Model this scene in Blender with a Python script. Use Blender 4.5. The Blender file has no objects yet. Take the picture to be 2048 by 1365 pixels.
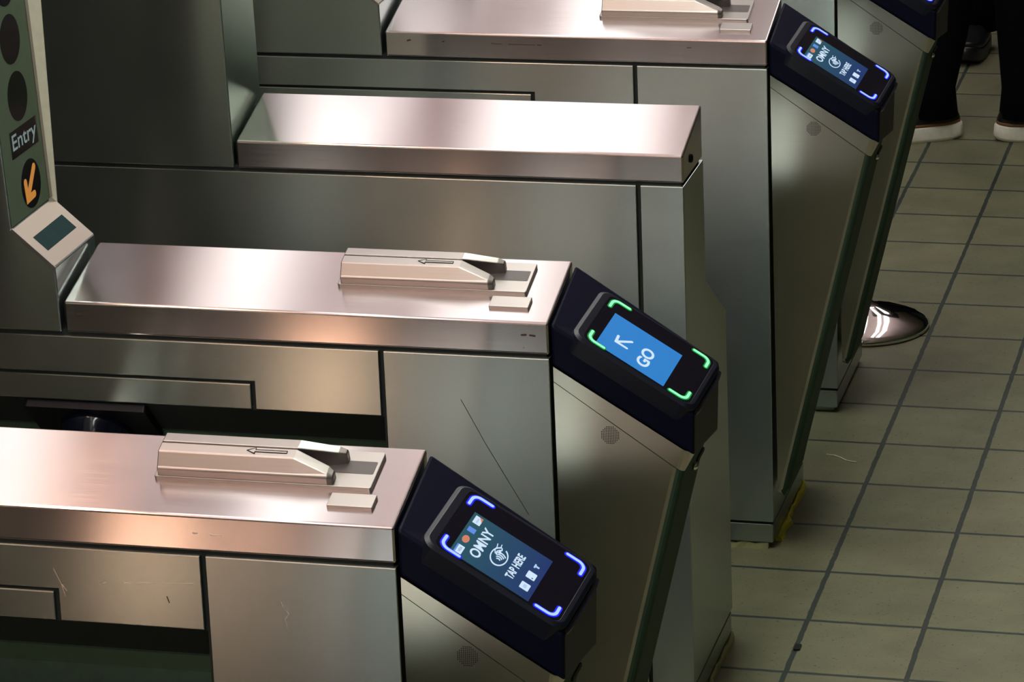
import bpy, bmesh, math, random
from mathutils import Vector, Matrix
random.seed(7)
S = bpy.context.scene
COL = S.collection

# ------------------------------------------------------------------ camera
F, CX, CY, CZ = 7073.07555, 1.1575, -3.78243, 2.58406
RX, RY, RZ = 1.24099, 0.03706, 0.24729
cam_d = bpy.data.cameras.new('camera')
cam = bpy.data.objects.new('camera', cam_d)
COL.objects.link(cam)
cam_d.sensor_width = 36.0
cam_d.lens = F * 36.0 / 2048.0
cam_d.clip_start = 0.05
cam_d.clip_end = 100
cam.matrix_world = Matrix.Translation((CX, CY, CZ)) @ Matrix.Rotation(RZ, 4, 'Z') @ Matrix.Rotation(RY, 4, 'Y') @ Matrix.Rotation(RX, 4, 'X')
S.camera = cam

# ------------------------------------------------------------------ world and exposure
world = bpy.data.worlds.new('world'); S.world = world
world.use_nodes = True
bg = world.node_tree.nodes['Background']
bg.inputs[0].default_value = (0.010, 0.022, 0.018, 1)
bg.inputs[1].default_value = 1.0
S.view_settings.view_transform = 'Standard'
S.view_settings.look = 'None'
S.view_settings.exposure = 0.0
S.view_settings.gamma = 1.0
S.view_settings.use_curve_mapping = False

KEY = 10.0
LAMP = 2.3           # radiance of the fluorescent diffusers

# ------------------------------------------------------------------ materials
def new_mat(name):
    m = bpy.data.materials.new(name); m.use_nodes = True
    return m, m.node_tree, m.node_tree.nodes['Principled BSDF']

def steel(name, base, rough=0.23, aniso=1.0, streak=0.02, rot=0.25):
    m, t, b = new_mat(name)
    N, L = t.nodes, t.links
    uv = N.new('ShaderNodeUVMap'); uv.uv_map = 'UVMap'
    mp = N.new('ShaderNodeMapping'); mp.inputs['Scale'].default_value = (9, 700, 1)
    L.new(uv.outputs[0], mp.inputs[0])
    n1 = N.new('ShaderNodeTexNoise'); n1.inputs['Scale'].default_value = 1.0; n1.inputs['Detail'].default_value = 4
    L.new(mp.outputs[0], n1.inputs['Vector'])
    geo = N.new('ShaderNodeNewGeometry')
    n2 = N.new('ShaderNodeTexNoise'); n2.inputs['Scale'].default_value = 7.0; n2.inputs['Detail'].default_value = 5
    L.new(geo.outputs['Position'], n2.inputs['Vector'])
    r1 = N.new('ShaderNodeMapRange'); r1.inputs[1].default_value = 0.3; r1.inputs[2].default_value = 0.7
    r1.inputs[3].default_value = rough - streak; r1.inputs[4].default_value = rough + streak
    mixf = N.new('ShaderNodeMath'); mixf.operation = 'MULTIPLY_ADD'
    mixf.inputs[1].default_value = 0.55
    mul = N.new('ShaderNodeMath'); mul.operation = 'MULTIPLY'; mul.inputs[1].default_value = 0.45
    L.new(n2.outputs[0], mul.inputs[0]); L.new(n1.outputs[0], mixf.inputs[0]); L.new(mul.outputs[0], mixf.inputs[2])
    L.new(mixf.outputs[0], r1.inputs[0]); L.new(r1.outputs[0], b.inputs['Roughness'])
    cr = N.new('ShaderNodeMapRange'); cr.inputs[1].default_value = 0.3; cr.inputs[2].default_value = 0.7
    cr.inputs[3].default_value = 0.95; cr.inputs[4].default_value = 1.04
    L.new(mixf.outputs[0], cr.inputs[0])
    vm = N.new('ShaderNodeVectorMath'); vm.operation = 'SCALE'; vm.inputs[0].default_value = base
    L.new(cr.outputs[0], vm.inputs['Scale']); L.new(vm.outputs[0], b.inputs['Base Color'])
    b.inputs['Metallic'].default_value = 1.0
    b.inputs['Anisotropic'].default_value = aniso
    b.inputs['Anisotropic Rotation'].default_value = rot
    tg = N.new('ShaderNodeTangent'); tg.direction_type = 'UV_MAP'; tg.uv_map = 'UVMap'
    L.new(tg.outputs[0], b.inputs['Tangent'])
    bp = N.new('ShaderNodeBump'); bp.inputs['Strength'].default_value = 0.012; bp.inputs['Distance'].default_value = 0.0003
    L.new(n1.outputs[0], bp.inputs['Height']); L.new(bp.outputs[0], b.inputs['Normal'])
    return m

def plain(name, col, rough=0.5, metal=0.0, spec=0.5, grain=0.0):
    m, t, b = new_mat(name)
    N, L = t.nodes, t.links
    geo = N.new('ShaderNodeNewGeometry')
    n = N.new('ShaderNodeTexNoise'); n.inputs['Scale'].default_value = 60; n.inputs['Detail'].default_value = 3
    L.new(geo.outputs['Position'], n.inputs['Vector'])
    cr = N.new('ShaderNodeMapRange'); cr.inputs[3].default_value = 0.85; cr.inputs[4].default_value = 1.15
    L.new(n.outputs[0], cr.inputs[0])
    vm = N.new('ShaderNodeVectorMath'); vm.operation = 'SCALE'; vm.inputs[0].default_value = col
    L.new(cr.outputs[0], vm.inputs['Scale']); L.new(vm.outputs[0], b.inputs['Base Color'])
    b.inputs['Roughness'].default_value = rough
    b.inputs['Metallic'].default_value = metal
    b.inputs['Specular IOR Level'].default_value = spec
    if grain:
        bp = N.new('ShaderNodeBump'); bp.inputs['Strength'].default_value = grain; bp.inputs['Distance'].default_value = 0.001
        n.inputs['Scale'].default_value = 900
        L.new(n.outputs[0], bp.inputs['Height']); L.new(bp.outputs[0], b.inputs['Normal'])
    return m

def glow(name, col, strength=1.0):
    m, t, b = new_mat(name)
    b.inputs['Base Color'].default_value = (0.02, 0.02, 0.02, 1)
    b.inputs['Emission Color'].default_value = (*col, 1)
    b.inputs['Emission Strength'].default_value = strength
    b.inputs['Roughness'].default_value = 0.3
    return m

STEEL = steel('brushed_steel', (0.43, 0.50, 0.485))
STEEL_V = steel('vertically_brushed_steel', (0.60, 0.575, 0.535), rough=0.30, aniso=0.9, rot=0.0)
STEEL_REAR = steel('polished_rear_steel', (0.54, 0.535, 0.50), rough=0.18)
REFLECT_GREEN = steel('green_reflection_steel', (0.24, 0.34, 0.25), rough=0.28, streak=0.004)  # dark green reflection on the tower side, put into the colour
SHADE_STEEL = plain('shaded_green_steel', (0.16, 0.24, 0.19), 0.45, metal=1.0)  # dark green reflections of the recess, put into the base colour
REFLECT_DARK = plain('reflection_darkener', (0.016, 0.026, 0.026), 0.45)  # dark colour added so that facing steel reflects shade
STEEL_CAP = steel('brushed_steel_cap', (0.68, 0.635, 0.635), rough=0.15)
STEEL_MATT = steel('cast_steel', (0.40, 0.365, 0.35), rough=0.36, aniso=0.0, streak=0.03)
SHADE_GREEN = plain('shaded_floor_reflection', (0.050, 0.088, 0.060), 0.7, spec=0.12)  # shaded floor reflection on the end cover, painted as matte green
REFLECT_PALE = plain('pale_reflector', (0.72, 0.68, 0.54), 0.5)  # pale colour added to brighten what facing steel reflects
SIGN_PAINT = plain('grey_green_sign_paint', (0.085, 0.125, 0.075), 0.5)
CARC = plain('dark_carcass', (0.010, 0.012, 0.012), 0.7)
BLACK = plain('black_plastic', (0.0020, 0.0026, 0.014), 0.45, spec=0.13, grain=0.12)
BEZEL = plain('black_bezel_plastic', (0.007, 0.009, 0.018), 0.34, spec=0.35, grain=0.1)
GLASS = plain('black_screen_glass', (0.004, 0.004, 0.010), 0.06)
RUBBER = plain('black_rubber', (0.003, 0.003, 0.006), 0.5, spec=0.2)
GLOSS_BLACK = plain('glossy_black_enamel', (0.004, 0.005, 0.012), 0.12)
STRIPE = plain('dark_worn_strip', (0.075, 0.06, 0.06), 0.4)
DARKHOLE = plain('dark_hole', (0.012, 0.012, 0.010), 0.8)
LENS = plain('dark_lens', (0.006, 0.006, 0.007), 0.12)
CHROME = plain('chrome', (0.85, 0.83, 0.80), 0.05, metal=1.0)
CAULK = plain('yellow_caulk', (0.62, 0.58, 0.06), 0.7)
CAULK2 = plain('pale_caulk', (0.30, 0.32, 0.14), 0.7)
SCUFF = plain('scuff_mark', (0.05, 0.035, 0.03), 0.6)
SCRATCH = plain('bright_scratch', (0.9, 0.82, 0.75), 0.35, metal=1.0)
DISPLAY_PLATE = steel('warm_satin_steel', (0.46, 0.395, 0.335), rough=0.36, aniso=0.0, streak=0.02)
LCD = plain('unlit_lcd', (0.012, 0.034, 0.036), 0.5, spec=0.05)
WHITE_PRINT = plain('white_print', (0.42, 0.55, 0.60), 0.5)
ORANGE_LED = glow('orange_arrow_light', (0.85, 0.33, 0.05), 0.55)
BLUE_LED = glow('blue_light_bar_core', (0.30, 0.45, 2.4), 1.5)
BLUE_HALO = glow('blue_light_bar_halo', (0.001, 0.004, 0.9), 1.3)  # wide under-stroke painting the blue bloom around each bar
GREEN_LED = glow('green_light_bar_core', (0.26, 1.25, 0.50), 1.3)
GREEN_HALO = glow('green_light_bar_halo', (0.0, 0.26, 0.025), 1.0)  # same painted bloom in green
SCR_GO = glow('blue_go_screen', (0.012, 0.20, 0.58), 1.0)
SCR_WHITE = glow('white_screen_graphics', (0.62, 0.78, 0.95), 1.0)
SCR_MUTED = glow('muted_screen_graphics', (0.42, 0.60, 0.85), 1.0)
SCR_ORANGE = glow('orange_screen_graphics', (0.62, 0.20, 0.12), 1.0)
SCR_BLUE = glow('blue_screen_graphics', (0.10, 0.25, 0.75), 1.0)
SCR_DARK = glow('dark_screen_graphics', (0.02, 0.05, 0.16), 1.0)
def tap_screen():
    m, t, b = new_mat('tap_screen')
    N, L = t.nodes, t.links
    uv = N.new('ShaderNodeUVMap'); uv.uv_map = 'UVMap'
    sp = N.new('ShaderNodeSeparateXYZ'); L.new(uv.outputs[0], sp.inputs[0])
    r = N.new('ShaderNodeValToRGB')
    r.color_ramp.elements[0].color = (0.016, 0.085, 0.105, 1)
    r.color_ramp.elements[1].color = (0.010, 0.032, 0.135, 1)
    L.new(sp.outputs[0], r.inputs[0])
    b.inputs['Base Color'].default_value = (0.01, 0.01, 0.02, 1)
    L.new(r.outputs[0], b.inputs['Emission Color']); b.inputs['Emission Strength'].default_value = 1.0
    b.inputs['Roughness'].default_value = 0.15
    return m
SCR_TAP = tap_screen()
TROUSER = plain('black_cloth', (0.0015, 0.0018, 0.004), 0.9, spec=0.1)
COAT = plain('dark_coat_cloth', (0.012, 0.012, 0.018), 0.9)
SKIN = plain('skin', (0.42, 0.26, 0.19), 0.55)
HAIR = plain('dark_hair', (0.02, 0.014, 0.01), 0.6)
SOLE = plain('white_sole_rubber', (0.92, 0.90, 0.78), 0.6)
SHOE = plain('black_shoe', (0.010, 0.010, 0.012), 0.35)
SHOE_TRIM = plain('brown_shoe_trim', (0.22, 0.10, 0.04), 0.6)
PAPER = plain('white_paper', (0.7, 0.7, 0.62), 0.7)
CEIL = plain('ceiling_paint', (0.66, 0.52, 0.53), 0.8)
WALL = plain('dark_tiled_wall', (0.030, 0.050, 0.042), 0.6)
LAMP_BODY = plain('white_lamp_housing', (0.7, 0.7, 0.7), 0.5)

TA, TB, TX, TY = 0.21351, 0.23021, 0.13615, 1.84086
def floor_mat():
    m, t, b = new_mat('quarry_tile_floor')
    N, L = t.nodes, t.links
    geo = N.new('ShaderNodeNewGeometry')
    off = N.new('ShaderNodeVectorMath'); off.operation = 'SUBTRACT'; off.inputs[1].default_value = (TX - 40 * TA, TY - 40 * TB, 0)
    L.new(geo.outputs['Position'], off.inputs[0])
    wob = N.new('ShaderNodeTexNoise'); wob.inputs['Scale'].default_value = 30; wob.inputs['Detail'].default_value = 4
    L.new(geo.outputs['Position'], wob.inputs['Vector'])
    ws = N.new('ShaderNodeVectorMath'); ws.operation = 'MULTIPLY_ADD'
    ws.inputs[1].default_value = (0.005, 0.005, 0); ws.inputs[2].default_value = (-0.0025, -0.0025, 0)
    L.new(wob.outputs['Color'], ws.inputs[0])
    ad = N.new('ShaderNodeVectorMath'); ad.operation = 'ADD'
    L.new(off.outputs[0], ad.inputs[0]); L.new(ws.outputs[0], ad.inputs[1])
    br = N.new('ShaderNodeTexBrick')
    br.offset = 0.0; br.squash = 1.0
    br.inputs['Color1'].default_value = (0.240, 0.236, 0.140, 1)
    br.inputs['Color2'].default_value = (0.205, 0.206, 0.122, 1)
    br.inputs['Mortar'].default_value = (0.036, 0.052, 0.044, 1)
    br.inputs['Scale'].default_value = 1.0
    br.inputs['Mortar Size'].default_value = 0.0052
    br.inputs['Mortar Smooth'].default_value = 0.25
    br.inputs['Bias'].default_value = 0.0
    br.inputs['Brick Width'].default_value = TA
    br.inputs['Row Height'].default_value = TB
    L.new(ad.outputs[0], br.inputs['Vector'])
    # broad dirt
    n2 = N.new('ShaderNodeTexNoise'); n2.inputs['Scale'].default_value = 5; n2.inputs['Detail'].default_value = 8; n2.inputs['Roughness'].default_value = 0.65
    L.new(geo.outputs['Position'], n2.inputs['Vector'])
    d = N.new('ShaderNodeMapRange'); d.inputs[1].default_value = 0.3; d.inputs[2].default_value = 0.7; d.inputs[3].default_value = 0.72; d.inputs[4].default_value = 1.12
    L.new(n2.outputs[0], d.inputs[0])
    # fine specks
    vo = N.new('ShaderNodeTexNoise'); vo.inputs['Scale'].default_value = 150; vo.inputs['Detail'].default_value = 2
    L.new(geo.outputs['Position'], vo.inputs['Vector'])
    sp = N.new('ShaderNodeMapRange'); sp.inputs[1].default_value = 0.26; sp.inputs[2].default_value = 0.36; sp.inputs[3].default_value = 0.35; sp.inputs[4].default_value = 1.0
    L.new(vo.outputs[0], sp.inputs[0])
    mu = N.new('ShaderNodeMath'); mu.operation = 'MULTIPLY'; L.new(d.outputs[0], mu.inputs[0]); L.new(sp.outputs[0], mu.inputs[1])
    sc = N.new('ShaderNodeVectorMath'); sc.operation = 'SCALE'
    L.new(br.outputs['Color'], sc.inputs[0]); L.new(mu.outputs[0], sc.inputs['Scale'])
    L.new(sc.outputs[0], b.inputs['Base Color'])
    b.inputs['Roughness'].default_value = 0.55
    bp = N.new('ShaderNodeBump'); bp.inputs['Strength'].default_value = 0.5; bp.inputs['Distance'].default_value = 0.002; bp.invert = True
    L.new(br.outputs['Fac'], bp.inputs['Height']); L.new(bp.outputs[0], b.inputs['Normal'])
    return m
FLOOR = floor_mat()

# ------------------------------------------------------------------ mesh helpers
def auto_uv(bm):
    ul = bm.loops.layers.uv.get('UVMap') or bm.loops.layers.uv.new('UVMap')
    for f in bm.faces:
        n = f.normal
        ax = max(range(3), key=lambda i: abs(n[i]))
        for l in f.loops:
            c = l.vert.co
            l[ul].uv = (c.y, c.z) if ax == 0 else ((c.x, c.z) if ax == 1 else (c.x, c.y))

def to_obj(name, bm, mats, parent=None, smooth=False, uv=True):
    bm.normal_update()
    if uv: auto_uv(bm)
    me = bpy.data.meshes.new(name); bm.to_mesh(me); bm.free()
    for m in (mats if isinstance(mats, (list, tuple)) else [mats]): me.materials.append(m)
    if smooth:
        for p in me.polygons: p.use_smooth = True
    o = bpy.data.objects.new(name, me); COL.objects.link(o)
    if parent: o.parent = parent
    return o

def bevel(bm, w, seg=2, edges=None, ang=0.35):
    bm.normal_update()
    if edges is None:
        edges = [e for e in bm.edges if len(e.link_faces) == 2 and e.calc_face_angle(0) > ang]
    if w > 0: bmesh.ops.bevel(bm, geom=edges, offset=w, segments=seg, profile=0.5, affect='EDGES', clamp_overlap=True)

def prism(pts, axis, a, b, bm=None, mi=0):
    """polygon pts (two coords) extruded along axis from a to b; axis 'x': pts=(y,z); 'y': pts=(x,z); 'z': pts=(x,y)"""
    bm = bm or bmesh.new()
    def P(p, t):
        return {'x': (t, p[0], p[1]), 'y': (p[0], t, p[1]), 'z': (p[0], p[1], t)}[axis]
    va = [bm.verts.new(P(p, a)) for p in pts]; vb = [bm.verts.new(P(p, b)) for p in pts]
    fs = [bm.faces.new(va), bm.faces.new(vb[::-1])]
    n = len(pts)
    for i in range(n):
        fs.append(bm.faces.new((va[i], vb[i], vb[(i + 1) % n], va[(i + 1) % n])))
    for f in fs: f.material_index = mi
    bmesh.ops.recalc_face_normals(bm, faces=fs)
    return bm

def box(x0, x1, y0, y1, z0, z1, bm=None, mi=0):
    return prism([(x0, y0), (x1, y0), (x1, y1), (x0, y1)], 'z', z0, z1, bm, mi)

def loft(sections, bm=None, mi=0):
    """solid from a list of equal-length 3D rings"""
    bm = bm or bmesh.new()
    R = [[bm.verts.new(p) for p in s] for s in sections]
    fs = [bm.faces.new(R[0]), bm.faces.new(R[-1][::-1])]
    for A, B in zip(R[:-1], R[1:]):
        n = len(A)
        for i in range(n): fs.append(bm.faces.new((A[i], B[i], B[(i + 1) % n], A[(i + 1) % n])))
    for f in fs: f.material_index = mi
    bmesh.ops.recalc_face_normals(bm, faces=fs)
    return bm

def rrect(x0, x1, y0, y1, r, seg=6):
    pts = []
    for cx, cy, a0 in ((x1 - r, y0 + r, -90), (x1 - r, y1 - r, 0), (x0 + r, y1 - r, 90), (x0 + r, y0 + r, 180)):
        for i in range(seg + 1):
            a = math.radians(a0 + 90 * i / seg); pts.append((cx + r * math.cos(a), cy + r * math.sin(a)))
    return pts

def circ(cx, cy, r, n=32):
    return [(cx + r * math.cos(2 * math.pi * i / n), cy + r * math.sin(2 * math.pi * i / n)) for i in range(n)]

def stroke(bm, pts, w, z0, z1, mi=0, closed=False):
    """ribbon with round ends along 2D pts, solid between z0 and z1"""
    pts = [Vector(p) for p in pts]
    n = len(pts); h = w / 2
    Lp, Rp = [], []
    for i in range(n):
        if closed: a, b = pts[(i - 1) % n], pts[(i + 1) % n]
        else: a, b = pts[max(i - 1, 0)], pts[min(i + 1, n - 1)]
        d = (b - a).normalized(); nn = Vector((-d.y, d.x))
        k = 1.0
        if 0 < i < n - 1 or closed:
            d1 = (pts[i] - pts[(i - 1) % n]).normalized(); k = 1 / max(0.5, abs(d1.dot(d)))
        Lp.append(pts[i] + nn * h * k); Rp.append(pts[i] - nn * h * k)
    if closed:
        for i in range(n):
            j = (i + 1) % n
            prism([Lp[i], Lp[j], Rp[j], Rp[i]], 'z', z0, z1, bm, mi)
        return
    def cap(c, d, s):
        a0 = math.atan2(d.y, d.x); out = []
        for i in range(1, 6):
            a = a0 + math.pi / 2 - math.pi * i / 6; out.append(c + Vector((math.cos(a), math.sin(a))) * h)
        return out
    d1 = (pts[-1] - pts[-2]).normalized(); d0 = (pts[0] - pts[1]).normalized()
    poly = Lp + cap(pts[-1], d1, 1) + Rp[::-1] + cap(pts[0], d0, 1)
    prism(poly, 'z', z0, z1, bm, mi)

def arc(cx, cy, r, a0, a1, n=10):
    return [(cx + r * math.cos(math.radians(a0 + (a1 - a0) * i / n)), cy + r * math.sin(math.radians(a0 + (a1 - a0) * i / n))) for i in range(n + 1)]

def frame(bm, o, ex, ey):
    """map local x,y,z -> o + x*ex + y*ey + z*(ex x ey)"""
    ex, ey = Vector(ex).normalized(), Vector(ey).normalized(); n = ex.cross(ey)
    M = Matrix(((ex.x, ey.x, n.x, o[0]), (ex.y, ey.y, n.y, o[1]), (ex.z, ey.z, n.z, o[2]), (0, 0, 0, 1)))
    bmesh.ops.transform(bm, matrix=M, verts=bm.verts)
    return bm

def add_text(bm, body, width, height, cx, cy, z, mi=0, bold=0.0, th=0.00015):
    """centred text of a given size in the local xy plane"""
    cu = bpy.data.curves.new('t', 'FONT'); cu.body = body; cu.align_x = 'LEFT'; cu.size = 1.0; cu.offset = bold; cu.resolution_u = 4
    o = bpy.data.objects.new('t', cu); COL.objects.link(o)
    dg = bpy.context.evaluated_depsgraph_get(); dg.update()
    me = bpy.data.meshes.new_from_object(o.evaluated_get(dg))
    bpy.data.objects.remove(o); bpy.data.curves.remove(cu)
    t = bmesh.new(); t.from_mesh(me); bpy.data.meshes.remove(me)
    xs = [v.co.x for v in t.verts]; ys = [v.co.y for v in t.verts]
    sx = width / (max(xs) - min(xs)); sy = height / (max(ys) - min(ys))
    mx, my = (max(xs) + min(xs)) / 2, (max(ys) + min(ys)) / 2
    vm = {}
    for f in t.faces:
        vs = []
        for v in f.verts:
            if v.index not in vm:
                vm[v.index] = bm.verts.new((cx + (v.co.x - mx) * sx, cy + (v.co.y - my) * sy, z))
            vs.append(vm[v.index])
        nf = bm.faces.new(vs); nf.material_index = mi
    t.free()

def empty(name, loc, label, cat, group=None):
    o = bpy.data.objects.new(name, None); COL.objects.link(o); o.empty_display_size = 0.1
    o.location = loc; o['label'] = label; o['category'] = cat
    if group: o['group'] = group
    return o

def tag(o, label, cat, group=None):
    o['label'] = label; o['category'] = cat
    if group: o['group'] = group
    return o

def copy_tree(o, loc, label):
    r = o.copy(); COL.objects.link(r); r.location = loc; r['label'] = label
    for ch in list(o.children):
        c = ch.copy(); COL.objects.link(c); c.parent = r
        for g in list(ch.children):
            d = g.copy(); COL.objects.link(d); d.parent = c
    return r

# ------------------------------------------------------------------ setting
def struct(name, bm, m):
    o = to_obj(name, bm, m); o['kind'] = 'structure'; return o
struct('floor', box(-7, 7, -7, 13, -0.1, 0), FLOOR)
struct('ceiling', box(-7, 7, -7, 13, 3.35, 3.45), CEIL)
struct('wall_back', box(-7, 7, 13, 13.1, -0.1, 3.45), WALL)
struct('added_wall_left', box(-1.85, -1.75, -7, 13, -0.1, 3.45), plain('dark_reflection_wall', (0.006, 0.010, 0.008), 0.5))  # added unseen dark wall for the steel fronts to reflect
struct('wall_right', box(6, 6.1, -7, 13, -0.1, 3.45), plain('green_painted_wall', (0.045, 0.13, 0.075), 0.6))
struct('wall_front', box(-7, 7, -7.1, -7, -0.1, 3.45), WALL)
# two continuous runs of fluorescent fixtures over the lanes
# (x, width, y start, y end, radiance, half width of the housing, label, group)
G1, G2, G3 = 'fixtures above the towers', 'fixtures above the turnstile tops', 'fixtures above the reader ends'
L5, G4 = 'slim fluorescent fixture over the open floor beyond the turnstiles', 'fixtures over the open floor'
L4 = 'fluorescent fixture in front of the towers, orange added to warm the steel fronts'  # orange emission added to make warm reflected patches on the steel
L1, L2, L3 = 'narrow fluorescent fixture above the towers', 'wide fluorescent fixture above the turnstile tops', 'bright fluorescent fixture above the reader ends'
ROWS = [(-1.42, 0.16, -6.0, -0.20, 11.0, 0.12, L4, G1), (-1.24, 0.16, -0.15, 0.85, 11.0, 0.12, L4, G1), (-1.56, 0.16, 0.9, 2.0, LAMP, 0.12, L1, G1),
        (-1.35, 0.18, 2.05, 3.05, LAMP, 0.12, L1, G1), (-1.40, 0.24, 3.1, 4.0, LAMP, 0.12, L1, G1), (-1.45, 0.20, 4.6, 9.0, LAMP, 0.12, L1, G1),
        (-0.90, 0.24, -6.0, 0.85, LAMP, 0.13, L2, G2), (-0.925, 0.14, 0.9, 2.0, LAMP, 0.13, L2, G2),
        (-0.78, 0.22, 2.05, 3.05, LAMP, 0.13, L2, G2), (-0.84, 0.46, 3.1, 4.0, LAMP, 0.13, L2, G2), (-0.95, 0.18, 4.05, 9.0, LAMP, 0.13, L2, G2),
        (-0.24, 0.20, -4.0, -0.1, KEY * 1.8, 0.085, L3, G3), (-0.24, 0.20, 0.0, 3.0, KEY * 1.8, 0.085, L3, G3), (-0.24, 0.20, 3.1, 7.9, KEY * 0.3, 0.085, L3, G3),
        (0.26, 0.09, 4.4, 8.0, 5.5, 0.03, L5, G4), (0.48, 0.12, 4.4, 8.0, 5.5, 0.03, L5, G4)]
CEIL_FILL = glow('ceiling_fill_glow', (1.0, 0.90, 0.88), 3.0)  # added strips on the housings, brighten the ceiling that the caps reflect
for xc, w, ya, yb, power, hw, lab, grp in ROWS:
    h = (yb - ya) / 2
    e = empty('ceiling_light', (xc, (ya + yb) / 2, 3.0), lab, 'ceiling light', grp)
    to_obj('diffuser', box(-w / 2, w / 2, -h, h, 0.0, 0.05), glow('fluorescent_diffuser', {G3: (0.95, 1.0, 0.90), 'warm': (1.0, 0.60, 0.42)}.get('warm' if lab == L4 else grp, (1.0, 0.93, 0.90)), power), e)
    to_obj('lamp_housing', box(-hw, hw, -h, h, 0.05, 0.09), LAMP_BODY, e)
    if grp in (G1, G2): to_obj('ceiling_fill_strip', box(-0.05, 0.05, -h, h, 0.09, 0.10), CEIL_FILL, e)
    for yy in (-h * 0.8, h * 0.8): to_obj('hanger_rod', box(-0.01, 0.01, yy - 0.01, yy + 0.01, 0.09, 0.35), LAMP_BODY, e)

bm = box(-1.74, -1.38, -6.5, 10.0, 0.0, 0.008); bevel(bm, 0.003, 1)  # dark mat added out of view so tower fronts reflect dark
tag(to_obj('floor_mat', bm, REFLECT_DARK), 'added unseen dark mat behind the sign towers, darkens steel reflections', 'mat')

# ------------------------------------------------------------------ turnstile geometry (local: x along lane, y depth, z up)
XL = -1.16                                   # left end of the cabinet
TAN = 0.043 / 0.156
CAP_EY = Vector((0, 0.156, 0.043)).normalized()

def cabinet(root, xcap, xseam, recess=True):
    """everything of sheet steel below and including the cap"""
    # cap
    bm = prism([(0, 0.953), (0, 1.0), (0.156, 1.043), (0.156, 0.953)], 'x', xcap + 0.003, -0.001)
    bevel(bm, 0.0032, 3)
    to_obj('cap', bm, STEEL_CAP, root)
    # dark carcass showing through the seams
    front = [(0.006, 0.955), (0.006, 0.845), (0.070, 0.781), (0.084, 0.750), (0.084, 0.03)] if recess else [(0.006, 0.955), (0.006, 0.03)]
    bm = prism(front + [(0.30, 0.03), (0.30, 0.60), (0.15, 0.70), (0.15, 0.955)], 'x', XL + 0.01, xseam - 0.004)
    prism([(0.006, 0.955), (0.006, 0.03), (0.30, 0.03), (0.30, 0.60), (0.15, 0.70), (0.15, 0.955)], 'x', xseam - 0.004, -0.006, bm)
    to_obj('carcass', bm, CARC, root)
    # end panel, full height, its outer end showing the Z shaped section
    bm = prism([(0, 0.056), (0, 0.947), (0.163, 0.947), (0.165, 0.735), (0.333, 0.626), (0.345, 0.056)], 'x', xseam, -0.001)
    bevel(bm, 0.0015, 2)
    to_obj('end_panel', bm, STEEL, root)
    # rear panel
    bm = prism([(0.152, 0.947), (0.163, 0.947), (0.165, 0.735), (0.333, 0.626), (0.322, 0.62), (0.152, 0.73)], 'x', XL, xseam - 0.006)
    to_obj('rear_panel', bm, STEEL_REAR, root)
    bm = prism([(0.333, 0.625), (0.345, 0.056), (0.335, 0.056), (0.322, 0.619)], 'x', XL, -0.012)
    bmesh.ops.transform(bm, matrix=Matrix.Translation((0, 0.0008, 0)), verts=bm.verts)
    to_obj('rear_lower_panel', bm, REFLECT_DARK, root)  # darkened so the next front reflects shade low down
    # plinth
    bm = box(XL + 0.005, -0.003, 0.004, 0.343, 0.012, 0.050); bevel(bm, 0.0015, 1)
    box(XL + 0.015, -0.012, 0.016, 0.335, 0.0, 0.013, bm)
    to_obj('plinth', bm, STEEL, root)
    if recess:
        bm = prism([(xseam - 0.006, 0.947), (xseam - 0.006, 0.848), (-0.4415, 0.848), (-0.4415, 0.891), (XL, 0.891), (XL, 0.947)], 'y', 0, 0.012)
        bevel(bm, 0.0014, 2)
        to_obj('upper_panel', bm, STEEL, root)
        bm = prism([(-0.4475, 0.848), (-0.4475, 0.8865), (XL, 0.8865), (XL, 0.848)], 'y', 0, 0.012)
        bevel(bm, 0.0014, 2)
        to_obj('stepped_panel', bm, STEEL, root)
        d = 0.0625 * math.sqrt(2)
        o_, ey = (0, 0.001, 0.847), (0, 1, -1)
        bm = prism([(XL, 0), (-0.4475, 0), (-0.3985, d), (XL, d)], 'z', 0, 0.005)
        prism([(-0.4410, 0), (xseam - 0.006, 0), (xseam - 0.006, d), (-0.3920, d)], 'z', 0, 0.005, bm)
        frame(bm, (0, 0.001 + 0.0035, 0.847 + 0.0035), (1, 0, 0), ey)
        to_obj('recess_panel', bm, SHADE_STEEL, root)
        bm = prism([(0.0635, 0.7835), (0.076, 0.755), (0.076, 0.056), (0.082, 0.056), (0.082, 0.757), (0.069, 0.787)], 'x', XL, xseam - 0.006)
        to_obj('lower_panel', bm, SHADE_STEEL, root)
    else:
        bm = box(XL, xseam - 0.006, 0, 0.012, 0.056, 0.947); bevel(bm, 0.0014, 2)
        to_obj('side_panel', bm, STEEL, root)

def prow_x(z): return 0.192 - 0.245 * (0.795 - z)

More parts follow.
